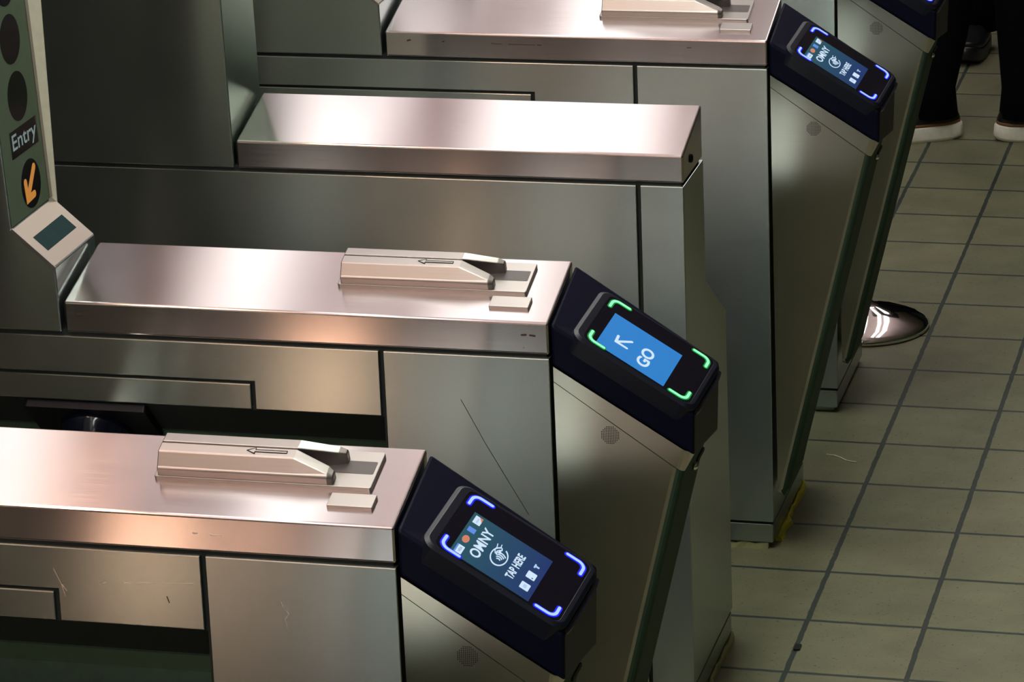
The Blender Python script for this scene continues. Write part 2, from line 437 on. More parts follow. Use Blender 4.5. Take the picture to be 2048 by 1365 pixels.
def end_cover(root):
    """undercut end cover below the tap reader"""
    top = lambda x: 0.9365 - (x - 0.003) * 0.622
    seam = lambda x: 0.9135 - (x - 0.003) * 0.696
    D = 0.185
    def outer_edges(bm):
        bm.normal_update()
        es = []
        for e in bm.edges:
            if len(e.link_faces) != 2: continue
            a, b = e.verts[0].co, e.verts[1].co
            if abs(a.y - b.y) > 0.01: continue
            if all(v.x > prow_x(v.z) - 0.004 or v.z < 0.135 for v in (a, b)): es.append(e)
        return es
    xs = 0.188
    bm = prism([(0.004, seam(0.004) + 0.0012), (0.004, top(0.004)), (0.197, top(0.197)), (prow_x(0.800), 0.800), (xs, seam(xs) + 0.0012)], 'y', 0.0, D)
    bevel(bm, 0.012, 4, outer_edges(bm))
    to_obj('cover_band', bm, STEEL_V, root)
    bm = prism([(0.004, seam(0.004)), (xs - 0.0005, seam(xs)), (prow_x(0.16), 0.16), (prow_x(0.125) + 0.0, 0.122), (0.018, 0.108), (0.008, 0.112)], 'y', 0.0, D)
    bevel(bm, 0.016, 5, outer_edges(bm))
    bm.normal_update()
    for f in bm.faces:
        if f.normal.y > 0.7: f.material_index = 2  # back darkened for reflections in the next side cover
        elif f.normal.x > 0.2: f.material_index = 1  # outer face painted with its shaded reflection
    to_obj('end_cover', bm, [STEEL_V, SHADE_GREEN, REFLECT_DARK], root)
    bm = bmesh.new()
    pitch = 0.00245; r = 0.0136
    for i in range(-5, 6):
        for j in range(-5, 6):
            x, z = i * pitch, j * pitch
            if x * x + z * z < r * r: prism(circ(0.0835 + x, 0.8375 + z, 0.00085, 6), 'y', -0.0003, 0.0002, bm)
    to_obj('speaker_grille', bm, DARKHOLE, root)
    xq = prow_x(0.760)
    bm = bmesh.new(); bmesh.ops.create_icosphere(bm, subdivisions=2, radius=0.0052, matrix=Matrix.Translation((xq + 0.001, 0.094, 0.760)))
    to_obj('lock_cylinder', bm, CHROME, root, smooth=True)
    bm = prism(rrect(0.120, 0.170, 0.7565, 0.7625, 0.0028, 3), 'x', -0.004, 0.0006)
    bmesh.ops.transform(bm, matrix=Matrix.Translation((xq, 0, 0)), verts=bm.verts)
    to_obj('slot', bm, DARKHOLE, root)

R_O = Vector((0, 0, 1.0))
R_E1 = Vector((0.205, 0, -0.127)).normalized()
R_E2 = Vector((0, 0.156, 0.031)); R_N = R_E1.cross(R_E2).normalized(); R_E2 = R_N.cross(R_E1)
# screen text frame: right = +t (R_E2), up = -s (-R_E1)
SC_S, SC_T = 0.126, 0.0545

def hand_logo(bm, cx, cy, r, z, mi):
    t = bmesh.new()
    stroke(t, arc(0, 0, 1, 24, 338, 44), 0.14, 0, 0.0002, mi)
    for k in range(4):
        stroke(t, arc(-0.60, -0.08, 0.36 + 0.23 * k, -36, 36, 8), 0.12, 0, 0.0002, mi)
    for ln in ([(1.15, 0.92), (0.80, 0.80), (0.45, 0.84), (0.12, 0.62), (0.10, 0.46), (0.40, 0.56)], [(0.40, 0.56), (0.62, 0.34), (0.30, 0.20), (0.34, 0.10), (0.70, 0.22)], [(0.70, 0.22), (0.74, 0.10), (0.92, 0.16), (1.02, 0.40), (1.28, 0.44)]):
        stroke(t, ln, 0.10, 0, 0.0002, mi)
    bmesh.ops.transform(t, matrix=Matrix.Translation((cx, cy, z)) @ Matrix.Diagonal((r * 1.69, r, 1, 1)), verts=t.verts)
    me = bpy.data.meshes.new('tmp'); t.to_mesh(me); t.free(); bm.from_mesh(me); bpy.data.meshes.remove(me)

def tap_graphics(parent):
    bm = bmesh.new(); z = 0.0
    W = 0; MU = 1; OR = 2; BL = 3; DK = 4
    up = lambda s: SC_S - s              # s -> local y
    X = lambda f: f                      # t offset from the screen centre
    # row of payment marks
    y = up(0.0785)
    prism(rrect(X(-0.0425), X(-0.0255), y - 0.0052, y + 0.0052, 0.0008, 2), 'z', z, z + 0.0002, bm, W)
    prism([(-0.0425, y + 0.0030), (-0.0255, y + 0.0030), (-0.0255, y + 0.0052), (-0.0425, y + 0.0052)], 'z', z + 0.0002, z + 0.00025, bm, BL)
    add_text(bm, 'VISA', 0.010, 0.0036, -0.034, y - 0.001, z + 0.0003, DK)
    prism([(-0.0100 + 0.0078 * math.cos(2 * math.pi * q / 28), y + 0.0046 * math.sin(2 * math.pi * q / 28)) for q in range(28)], 'z', z, z + 0.0002, bm, OR)
    prism(rrect(0.0065, 0.0165, y - 0.0052, y + 0.0052, 0.0004, 2), 'z', z, z + 0.0002, bm, BL)
    prism(rrect(0.0265, 0.0425, y - 0.0052, y + 0.0052, 0.0008, 2), 'z', z, z + 0.0002, bm, W)
    prism([(0.0425, y - 0.0052), (0.0425, y + 0.0), (0.0345, y - 0.0052)], 'z', z + 0.0002, z + 0.00025, bm, OR)
    prism([(0.029, y - 0.001), (0.039, y - 0.001), (0.039, y + 0.0012), (0.029, y + 0.0012)], 'z', z + 0.0002, z + 0.00025, bm, MU)
    add_text(bm, 'OMNY', 0.064, 0.0145, 0.000, up(0.0975), z + 0.0002, W, bold=0.022)
    hand_logo(bm, -0.004, up(0.1240), 0.0106, z, W)
    add_text(bm, 'TAP HERE', 0.054, 0.0112, -0.003, up(0.1470), z + 0.0002, W, bold=0.03)
    y = up(0.1695)
    prism(rrect(-0.0335, -0.0195, y - 0.0062, y + 0.0062, 0.0012, 2), 'z', z, z + 0.0002, bm, W)
    prism(rrect(-0.0300, -0.0230, y - 0.0022, y + 0.0022, 0.0005, 2), 'z', z + 0.0002, z + 0.00025, bm, MU)
    prism(rrect(-0.0085, 0.0055, y - 0.0062, y + 0.0062, 0.0012, 2), 'z', z, z + 0.0002, bm, W)
    prism(circ(-0.0055, y - 0.0025, 0.0011, 10), 'z', z + 0.0002, z + 0.00025, bm, DK)
    prism([(0.0155, y + 0.0035), (0.0235, y + 0.0035), (0.0235, y + 0.0012), (0.0212, y + 0.0012), (0.0212, y - 0.0035), (0.0180, y - 0.0035), (0.0180, y + 0.0012), (0.0155, y + 0.0012)], 'z', z, z + 0.0002, bm, MU)
    frame(bm, R_O + R_E1 * SC_S + R_E2 * SC_T + R_N * 0.0102, R_E2, -R_E1)
    return to_obj('screen_graphics', bm, [SCR_WHITE, SCR_MUTED, SCR_ORANGE, SCR_BLUE, SCR_DARK], parent)

def go_graphics(parent):
    bm = bmesh.new()
    # arrow to the upper left
    tip, tail = Vector((-0.0160, 0.0335)), Vector((0.0055, 0.0140))
    stroke(bm, [tip, tail], 0.0042, 0, 0.0002)
    stroke(bm, [tip + Vector((0.0160, 0.0012)), tip, tip + Vector((0.0000, -0.0180))], 0.0042, 0, 0.0002)
    add_text(bm, 'GO', 0.0480, 0.0200, -0.0105, -0.0140, 0.0002, 0, bold=0.03)
    frame(bm, R_O + R_E1 * SC_S + R_E2 * SC_T + R_N * 0.0102, R_E2, -R_E1)
    return to_obj('screen_graphics', bm, SCR_WHITE, parent)

def tap_reader(root, go=False):
    f = [(0.0025, 0, 0.9985), (0.205, 0, 0.8735), (0.2035, 0, 0.8125), (0.0025, 0, 0.9385)]
    k = [(0.0025, 0.158, 1.037), (0.211, 0.158, 0.899), (0.207, 0.158, 0.793), (0.0025, 0.158, 0.915)]
    bm = loft([f, k]); bevel(bm, 0.0045, 3)
    rd = to_obj('tap_reader', bm, BLACK, root)
    rd['label'] = 'black sloping tap reader housing'
    # raised bezel with a moulded rim
    P = lambda bm, lift: frame(bm, R_O + R_N * lift, R_E1, R_E2)
    o = rrect(0.034, 0.238, -0.004, 0.146, 0.019, 8)
    i = rrect(0.0395, 0.2325, 0.0015, 0.1405, 0.0145, 8)
    g = rrect(0.050, 0.2265, 0.003, 0.1375, 0.010, 8)
    bm = bmesh.new()
    rings = [[(x, y, z) for x, y in pts] for pts, z in ((o, -0.020), (o, 0.0060), (i, 0.0095), (g, 0.0095), (g, 0.0085))]
    R = [[bm.verts.new(p) for p in r] for r in rings]
    for A, B in zip(R[:-1], R[1:]):
        n = len(A)
        for q in range(n): bm.faces.new((A[q], A[(q + 1) % n], B[(q + 1) % n], B[q]))
    bm.faces.new(R[0][::-1]); bm.faces.new(R[-1])
    bmesh.ops.recalc_face_normals(bm, faces=bm.faces)
    bevel(bm, 0.0012, 2, ang=0.5)
    P(bm, 0); to_obj('bezel', bm, BEZEL, rd)
    bm = prism(rrect(0.0505, 0.2260, 0.0035, 0.1370, 0.0095, 8), 'z', 0.0086, 0.0094)
    P(bm, 0); to_obj('screen_glass', bm, GLASS, rd)
    # lower bumper groove at the nose
    bm = bmesh.new(); stroke(bm, [(0.2405, 0.012), (0.2425, 0.030), (0.2425, 0.118), (0.2405, 0.134)], 0.006, -0.014, 0.0)
    P(bm, 0); to_obj('bumper', bm, BEZEL, rd)
    # display
    bm = bmesh.new()
    ul = bm.loops.layers.uv.new('UVMap')
    vs = [bm.verts.new(p) for p in ((0.0695, 0.007, 0.0099), (0.1825, 0.007, 0.0099), (0.1825, 0.102, 0.0099), (0.0695, 0.102, 0.0099))]
    wb = [bm.verts.new((v.co.x, v.co.y, 0.0094)) for v in vs]
    ft = bm.faces.new(vs)
    for l, uvc in zip(ft.loops, ((0, 0), (1, 0), (1, 1), (0, 1))): l[ul].uv = uvc
    for q in range(4): bm.faces.new((vs[q], wb[q], wb[(q + 1) % 4], vs[(q + 1) % 4]))
    P(bm, 0); to_obj('screen', bm, SCR_GO if go else SCR_TAP, rd, uv=False)
    # four corner light bars
    s0, s1, t0, t1 = 0.0575, 0.2190, 0.0080, 0.1315
    r = 0.010
    for (cs, ct, ds, dt) in ((s0, t1, 1, -1), (s0, t0, 1, 1), (s1, t1, -1, -1), (s1, t0, -1, 1)):
        pts = [(cs + ds * 0.026, ct)]
        c = (cs + ds * r, ct + dt * r)
        for q in range(7):
            a = math.radians(90 * q / 6)
            pts.append((c[0] - ds * r * math.sin(a), c[1] - dt * r * math.cos(a)))
        pts.append((cs, ct + dt * 0.021))
        bm = bmesh.new(); stroke(bm, pts, 0.0080, 0.0090, 0.0100); stroke(bm, pts, 0.0040, 0.0090, 0.0106, 1)
        P(bm, 0); to_obj('light_bar', bm, [GREEN_HALO, GREEN_LED] if go else [BLUE_HALO, BLUE_LED], rd)
    (go_graphics if go else tap_graphics)(rd)
    return rd

def swipe_reader(root):
    """cast card swipe reader on the sloping cap"""
    O = (0, 0, 1.0)
    P = lambda bm: frame(bm, O, (1, 0, 0), CAP_EY)
    body = bmesh.new()
    half = [(0.0695, 0.004), (0.0695, 0.0165), (0.0720, 0.0185), (0.0835, 0.0335), (0.1000, 0.0350), (0.1005, 0.004)]
    b = [(0.0695, 0.004), (0.0695, 0.0150), (0.0712, 0.0175), (0.0745, 0.0195), (0.0895, 0.0200), (0.0905, 0.004)]
    c = [(0.0725, 0.004), (0.0725, 0.0130), (0.0740, 0.0155), (0.0765, 0.0165), (0.0850, 0.0165), (0.0860, 0.004)]
    loft([[(x, y, z) for y, z in q] for x, q in ((-0.3235, half), (-0.147, half), (-0.104, b), (-0.0965, c))], body)
    half = [(0.1022, 0.004), (0.1022, 0.0350), (0.1205, 0.0345), (0.1270, 0.0250), (0.1290, 0.004)]
    b = [(0.1125, 0.004), (0.1125, 0.0235), (0.1250, 0.0245), (0.1290, 0.0190), (0.1295, 0.004)]
    c = [(0.1155, 0.004), (0.1155, 0.0200), (0.1240, 0.0210), (0.1265, 0.0160), (0.1270, 0.004)]
    loft([[(x, y, z) for y, z in q] for x, q in ((-0.3235, half), (-0.147, half), (-0.099, b), (-0.0895, c))], body)
    bevel(body, 0.0016, 2, ang=0.4)
    P(body)
    sw = to_obj('card_swipe_reader', body, STEEL_MATT, root)
    bm = prism(rrect(-0.3285, -0.0480, 0.0680, 0.1430, 0.0035, 4), 'z', -0.001, 0.0055); bevel(bm, 0.0009, 2, ang=0.8)
    P(bm); to_obj('base_plate', bm, STEEL_MATT, sw)
    bm = prism(rrect(-0.120, -0.0525, 0.0960, 0.1215, 0.002, 3), 'z', 0.0050, 0.0058)
    P(bm); to_obj('wear_strip', bm, STRIPE, sw)
    bm = bmesh.new(); stroke(bm, [(-0.3225, 0.10135), (-0.148, 0.10135)], 0.0020, 0.006, 0.0335)
    P(bm); to_obj('card_slot', bm, DARKHOLE, sw)
    bm = bmesh.new()
    ar = [(-0.210, 0.0930), (-0.199, 0.0985), (-0.199, 0.0950), (-0.158, 0.0950), (-0.158, 0.0910), (-0.199, 0.0910), (-0.199, 0.0875)]
    for p, q in zip(ar, ar[1:] + ar[:1]): stroke(bm, [p, q], 0.0009, 0.0338, 0.0349)
    P(bm); to_obj('direction_arrow', bm, DARKHOLE, sw)
    bm = prism(rrect(-0.0945, -0.0365, 0.0305, 0.0570, 0.0012, 2), 'z', -0.001, 0.0048); bevel(bm, 0.0008, 2, ang=0.8)
    P(bm); to_obj('number_plate', bm, STEEL_MATT, root)

def sign_x(z): return -0.797 - 0.045 * (z - 1.107)

def tower(root, x0, sign=True):
    D = 0.163
    if not sign:
        bm = prism([(x0 - 0.003, 0.953), (x0 - 0.014, 1.62), (-1.36, 1.62), (-1.36, 0.953)], 'y', 0, D); bevel(bm, 0.002, 2)
        tw = to_obj('tower', bm, STEEL, root)
        up = Vector((-0.011, 0, 0.667)).normalized()
        bm = prism([(0.002, 0.002), (0.161, 0.094), (0.161, 0.66), (0.002, 0.66)], 'z', -0.002, 0.0006)  # cut on the diagonal, leaving the cap's lighter reflection below
        frame(bm, (x0 - 0.003, 0, 0.953), (0, 1, 0), up); to_obj('side_reflection', bm, REFLECT_GREEN, tw)
        return tw
    dx = x0 + 0.7288
    X = lambda z: sign_x(z) + dx
    bm = prism([(-0.732 + dx, 0.953), (-0.7345 + dx, 1.0515), (X(1.107), 1.107), (X(1.62), 1.62), (XL, 1.62), (XL, 0.953)], 'y', 0, D); bevel(bm, 0.0022, 2)
    tw = to_obj('tower', bm, STEEL, root)
    to_obj('added_back_plate', box(XL + 0.004, -1.06, D - 0.002, D + 0.001, 0.956, 1.61), REFLECT_DARK, tw)  # added dark plate, darkens reflections in the tower behind
    to_obj('added_back_plate', box(-1.05, -0.79 + dx, D - 0.002, D + 0.0012, 0.956, 1.61), REFLECT_PALE, tw)  # added pale reflector, brightens the tower front behind
    # lamps and plate on the inclined sign face; local: x -> +y, y -> up, z -> +x
    up = Vector((X(1.4) - X(1.1), 0, 0.3)).normalized()
    org = (X(1.107), 0, 1.107)
    P = lambda bm: frame(bm, org, (0, 1, 0), up)
    bm = prism([(0.0025, 0.002), (0.150, 0.002), (0.150, 0.50), (0.0025, 0.50)], 'z', -0.002, 0.0005)
    P(bm); to_obj('sign_plate', bm, SIGN_PAINT, tw)
    for yc, zc in ((0.080, 1.370), (0.081, 1.285), (0.083, 1.455)):
        bm = prism(circ(yc, zc - 1.107, 0.0365, 40), 'z', -0.002, 0.0008)
        P(bm); to_obj('signal_lens', bm, LENS, tw)
    bm = prism([(0.034, 0.094), (0.138, 0.094), (0.138, 0.134), (0.034, 0.134)], 'z', -0.002, 0.0008)
    add_text(bm, 'Entry', 0.092, 0.031, 0.086, 0.1130, 0.0011, 1, bold=0.012)
    P(bm); to_obj('entry_plate', bm, [LENS, WHITE_PRINT], tw)
    bm = prism(circ(0.090, 0.0435, 0.0365, 40), 'z', -0.002, 0.0008)
    tip, tail = Vector((0.0720, 0.0250)), Vector((0.1060, 0.0640))
    stroke(bm, [tail, tip + (tail - tip) * 0.12], 0.0115, 0.0008, 0.0012, 1)
    stroke(bm, [(0.0690, 0.0500), (0.0710, 0.0235), (0.0970, 0.0255)], 0.0110, 0.0008, 0.0012, 1)
    P(bm); to_obj('arrow_lens', bm, [LENS, ORANGE_LED], tw)
    # display window in the sloping face
    e1 = Vector((0.0625, 0, -0.0555)).normalized()
    bm = prism([(0.0290, 0.025), (0.0582, 0.025), (0.0582, 0.140), (0.0290, 0.140)], 'z', -0.003, 0.0006)
    frame(bm, (X(1.107), 0, 1.107), e1, (0, 1, 0)); to_obj('display_window', bm, LCD, tw)
    bm = prism([(0.0015, 0.0015), (0.0815, 0.0015), (0.0815, 0.1615), (0.0015, 0.1615)], 'z', -0.003, 0.0003)
    frame(bm, (X(1.107), 0, 1.107), e1, (0, 1, 0)); to_obj('display_plate', bm, DISPLAY_PLATE, tw)
    # thin bright edge of the sloping display plate and of the sign plate
    bm = box(0.0, 0.0835, -0.001, 0.0015, -0.004, 0.0012)
    frame(bm, (X(1.107), 0, 1.107), e1, (0, 1, 0)); to_obj('plate_edge', bm, STEEL_MATT, tw)
    bm = prism([(0.150, 0.002), (0.1635, 0.002), (0.1635, 0.50), (0.150, 0.50)], 'z', -0.002, 0.0012); bevel(bm, 0.0010, 2)
    P(bm); to_obj('sign_edge_strip', bm, STEEL_MATT, tw)
    return tw

def hub(root):
    """tripod head hanging in the recess"""
    ey = (0, 1, -1)
    bm = prism(rrect(-0.800, -0.612, 0.004, 0.120, 0.004, 3), 'z', -0.0005, 0.012)
    o = (0, 0.001 + 0.0035, 0.847 + 0.0035)
    # normal of this frame points into the cabinet, so flip outwards
    bmesh.ops.transform(bm, matrix=Matrix.Scale(-1, 4, (0, 0, 1)), verts=bm.verts)
    bmesh.ops.recalc_face_normals(bm, faces=bm.faces)
    frame(bm, (0, 0.0012 , 0.8472 ), (1, 0, 0), ey)
    h = to_obj('tripod_hub', bm, RUBBER, root)
    c = Vector((-0.706, 0.052, 0.796)); ax = Vector((0, -1, -1)).normalized()
    bm = bmesh.new()
    rings = []
    u = Vector((1, 0, 0)); v = ax.cross(u)
    for rr, hh in ((0.056, 0.005), (0.054, 0.022), (0.046, 0.034), (0.040, 0.060), (0.030, 0.070)):
        rings.append([c + ax * hh + (u * math.cos(2 * math.pi * q / 32) + v * math.sin(2 * math.pi * q / 32)) * rr for q in range(32)])
    loft(rings, bm)
    to_obj('hub_dome', bm, GLOSS_BLACK, h, smooth=True)
    cc = c + ax * 0.052
    for q in range(3):
        a = math.radians(120 * q)
        # first arm horizontal towards -y
        side = Vector((0, -1, 1)).normalized()
        side = side * math.cos(a) + u * math.sin(a)
        d = (ax + side).normalized()
        n1 = d.cross(Vector((1, 0.3, 0.2))).normalized(); n2 = d.cross(n1)
        rings = []
        for tt, rr in ((0.02, 0.017), (0.40, 0.017), (0.412, 0.013), (0.416, 0.004)):
            rings.append([cc + d * tt + (n1 * math.cos(2 * math.pi * k / 16) + n2 * math.sin(2 * math.pi * k / 16)) * rr for k in range(16)])
        to_obj('tripod_arm', loft(rings), CHROME, h, smooth=True)

def caulk(root, x0, y0, y1, m, n=14):
    bm = bmesh.new()
    rnd = random.Random(3)
    sec = []
    for i in range(n):
        t = i / (n - 1); y = y0 + (y1 - y0) * t
        w = 0.006 + 0.008 * rnd.random() + (0.006 if t < 0.35 else 0)
        h = 0.006 + 0.006 * rnd.random()
        jx = (rnd.random() - 0.5) * 0.003
        sec.append([(x0 + jx, y, 0), (x0 + jx + w, y, 0), (x0 + jx + w * 0.8, y, h * 0.7), (x0 + jx + w * 0.35, y, h), (x0 + jx, y, h * 0.7)])
    loft(sec, bm)
    to_obj('caulk_bead', bm, m, root)

def marks(root, items, m, name='scuff'):
    bm = bmesh.new()
    for pts, w in items:
        stroke(bm, pts, w, -0.0001, 0.0003)
    frame(bm, (0, 0, 0), (1, 0, 0), (0, 0, 1))      # local x->x, y->z, z-> -y
    return to_obj(name, bm, m, root)

# ------------------------------------------------------------------ the row of turnstiles
Y = {0: -0.885, 1: 0.0, 2: 0.77357, 3: 1.6327, 4: 2.39328, 5: 3.154}
DX = {0: 0.0, 1: -0.0033, 2: 0.0, 3: 0.0171, 4: 0.0177, 5: 0.0180}
GRP = 'turnstiles in a row'
def build_turnstile(i, label, go=False, xcap=-0.7288):
    t = empty('turnstile', (DX[i], Y[i], 0), label, 'turnstile', GRP)
    cabinet(t, xcap, -0.2455)
    end_cover(t); tap_reader(t, go); swipe_reader(t); tower(t, xcap)
    return t
t1 = build_turnstile(1, 'brushed steel turnstile nearest the camera, blue-lit TAP HERE screen at bottom of photo')
t4 = copy_tree(t1, (DX[4], Y[4], 0), 'brushed steel turnstile with blue-lit TAP HERE screen, directly behind the plain console')
t5 = copy_tree(t1, (DX[5], Y[5], 0), 'farthest steel turnstile at top right, its blue-lit reader cut by the photo edge')
t0 = copy_tree(t1, (DX[0], Y[0], 0), 'steel turnstile standing just in front of the nearest one, below the photo frame')
t2 = build_turnstile(2, 'brushed steel turnstile with green-lit GO screen and Entry sign tower', True)
hub(t2)
t3 = empty('barrier_console', (DX[3], Y[3], 0), 'plain brushed steel console without readers, between the GO turnstile and the one behind', 'barrier')
cabinet(t3, -0.7685, -0.074, recess=False)
tower(t3, -0.7685, sign=False)
to_obj('added_rear_reflector', box(XL, -0.82, 0.162, 0.1665, 0.74, 0.945), REFLECT_PALE, t3)  # added pale reflector, brightens the panel of the turnstile behind
to_obj('added_back_plate', box(-1.34, -0.80, 0.161, 0.1645, 0.956, 1.61), REFLECT_PALE, t3)  # pale reflector added for the tower front behind
bm = bmesh.new()
rings = []
for rr, xx in ((0.0072, -0.001), (0.0072, 0.0012), (0.0050, 0.0022), (0.0048, 0.0004)):
    rings.append([(xx, 0.062 + rr * math.cos(2 * math.pi * q / 20), 0.978 + rr * math.sin(2 * math.pi * q / 20)) for q in range(20)])
loft(rings, bm)
to_obj('key_lock', bm, RUBBER, t3)
caulk(t3, -0.006, 0.02, 0.345, CAULK2)
caulk(t4, -0.006, 0.045, 0.345, CAULK)
bm = bmesh.new()
rnd = random.Random(9)
sec = []
for i_ in range(8):
    x = -0.10 + i_ * 0.0125; h = 0.008 + rnd.random() * 0.006
    sec.append([(x, 0.016, 0), (x, 0.002 - rnd.random() * 0.006, 0), (x, 0.006, h), (x, 0.016, h)])
loft(sec, bm); to_obj('caulk_bead', bm, CAULK2, t4)
# wear marks
marks(t2, [([(-0.7055, 0.981), (-0.6985, 0.9823)], 0.0032), ([(-0.040, 0.9812), (-0.034, 0.9818)], 0.0028), ([(-0.028, 0.9815), (-0.021, 0.9805)], 0.0026), ([(-0.038, 0.962), (-0.0377, 0.9622)], 0.0012)], SCUFF)
marks(t2, [([(-0.1328, 0.8794), (-0.0990, 0.814)], 0.0009), ([(-0.0990, 0.814), (-0.060, 0.745), (-0.0395, 0.709)], 0.0010)], SCUFF)
marks(t4, [([(-0.682, 0.984), (-0.677, 0.9852)], 0.0030), ([(-0.614, 0.984), (-0.611, 0.984)], 0.0022), ([(-0.520, 0.9828), (-0.500, 0.982)], 0.0014), ([(-0.487, 0.982), (-0.437, 0.9815)], 0.0016), ([(-0.432, 0.9815), (-0.425, 0.9815)], 0.0018), ([(-0.150, 0.984), (-0.142, 0.984)], 0.0014)], SCUFF)
marks(t1, [([(-0.258, 0.977), (-0.253, 0.977)], 0.0022), ([(-0.236, 0.976), (-0.222, 0.9755)], 0.0014)], SCRATCH, 'scratch')
marks(t1, [([(-0.385, 0.901), (-0.378, 0.9035)], 0.0018), ([(-0.352, 0.905), (-0.305, 0.907), (-0.262, 0.910)], 0.0006), ([(-0.445, 0.918), (-0.436, 0.897), (-0.432, 0.882)], 0.0008), ([(-0.435, 0.897), (-0.430, 0.889)], 0.0010)], SCRATCH, 'scratch')
marks(t1, [([(-0.150, 0.893), (-0.147, 0.885), (-0.141, 0.878), (-0.146, 0.870), (-0.144, 0.860)], 0.0006), ([(-0.147, 0.885), (-0.142, 0.880)], 0.0006)], SCRATCH, 'scratch')
marks(t1, [([(-0.298, 0.890), (-0.2955, 0.882)], 0.0012)], SCUFF)

# ------------------------------------------------------------------ chrome dome on the floor
bm = bmesh.new()
rings = []
prof = [(0.150, 0.0), (0.152, 0.004), (0.150, 0.012), (0.141, 0.018), (0.125, 0.0255), (0.10, 0.0350), (0.07, 0.0445), (0.04, 0.0525), (0.025, 0.058), (0.021, 0.065), (0.020, 0.075)]
for rr, zz in prof:
    rings.append([(rr * math.cos(2 * math.pi * q / 64), rr * math.sin(2 * math.pi * q / 64), zz) for q in range(64)])
loft(rings, bm)
dome = to_obj('floor_flange', bm, CHROME, None, smooth=True)
dome.location = (-0.022, 3.735, 0.0)
tag(dome, 'polished chrome dome-shaped floor flange behind the farthest turnstile', 'floor flange')

# ------------------------------------------------------------------ litter
bm = bmesh.new(); stroke(bm, [(-0.033, 0.018), (-0.018, 0.016), (-0.002, 0.004), (0.012, -0.010), (0.032, -0.016)], 0.0035, 0.0, 0.0012)
o = to_obj('paper_scrap', bm, PAPER); o.location = (0.0665, 2.893, 0.0004); tag(o, 'thin curled white scrap on the tan floor tiles', 'litter')
bm = prism(rrect(-0.006, 0.006, -0.012, 0.012, 0.003, 3), 'z', 0.0, 0.003)
o = to_obj('floor_chip', bm, SHOE); o.location = (0.1395, 1.945, 0.0004); tag(o, 'small black chip in the dark grout line at the lower right', 'litter')

# ------------------------------------------------------------------ people
def skin_body(name, joints, bones, mat, sub=2):
    me = bpy.data.meshes.new(name)
    keys = list(joints)
    me.from_pydata([joints[k][0] for k in keys], [(keys.index(a), keys.index(b)) for a, b in bones], [])
    o = bpy.data.objects.new(name, me); COL.objects.link(o)
    sk = o.modifiers.new('skin', 'SKIN'); sk.use_smooth_shade = True
    for i, k in enumerate(keys):
        r = joints[k][1]
        me.skin_vertices[0].data[i].radius = r if isinstance(r, tuple) else (r, r)
        me.skin_vertices[0].data[i].use_root = (i == 0)
    ss = o.modifiers.new('sub', 'SUBSURF'); ss.levels = sub; ss.render_levels = sub
    dg = bpy.context.evaluated_depsgraph_get(); dg.update()
    m2 = bpy.data.meshes.new_from_object(o.evaluated_get(dg))
    bpy.data.objects.remove(o)
    m2.name = name; m2.materials.clear(); m2.materials.append(mat)
    for p in m2.polygons: p.use_smooth = True
    r = bpy.data.objects.new(name, m2); COL.objects.link(r)
    return r

def shoe(parent, loc, rz, sole_mat, trim=True, rx=0.0):
    """shoe pointing to local +x, heel at origin"""
    def outline(k, z):
        L_ = 0.285
        pts = []
        for i in range(28):
            a = 2 * math.pi * i / 28; x = 0.5 - 0.5 * math.cos(a)
            w = (0.036 + 0.016 * math.sin(math.pi * min(1, x * 1.05)) + 0.006 * x) * (math.sin(a) if True else 1)
            s = abs(math.sin(a)) ** 0.55 * (1 if math.sin(a) >= 0 else -1)
            w = (0.036 + 0.014 * x) * s
            lift = 0.022 * max(0, x - 0.72) ** 1.2 * 4 + 0.012 * max(0, 0.12 - x) * 4
            pts.append((x * L_ * k + (1 - k) * 0.14, w * k, z + lift))
        return pts
    M = Matrix.Translation(loc) @ Matrix.Rotation(rz, 4, 'Z') @ Matrix.Rotation(rx, 4, 'Y')
    bm = loft([outline(0.97, 0.0), outline(1.02, 0.010), outline(1.0, 0.036), outline(0.96, 0.041)])
    bmesh.ops.transform(bm, matrix=M, verts=bm.verts)
    s = to_obj('shoe_sole', bm, sole_mat, parent, smooth=True)
    rings = [outline(0.955, 0.039), outline(0.95, 0.054)]
    up = []
    for (x, y, z) in outline(0.90, 0.0):
        t = max(0, min(1, x / 0.27)); up.append((x * 0.92 + 0.004, y * 0.85, 0.085 - 0.030 * t))
    up2 = []
    for (x, y, z) in outline(0.62, 0.0):
        up2.append((x * 0.65 - 0.01, y * 0.8, 0.108 - 0.02 * min(1, x / 0.2)))
    bm = loft(rings + [up, up2])
    bmesh.ops.transform(bm, matrix=M, verts=bm.verts)
    u = to_obj('shoe_upper', bm, SHOE, parent, smooth=True)
    if trim:
        bm = loft([outline(0.962, 0.041), outline(0.962, 0.049)])
        bmesh.ops.transform(bm, matrix=M, verts=bm.verts)
        to_obj('shoe_trim', bm, SHOE_TRIM, parent, smooth=True)

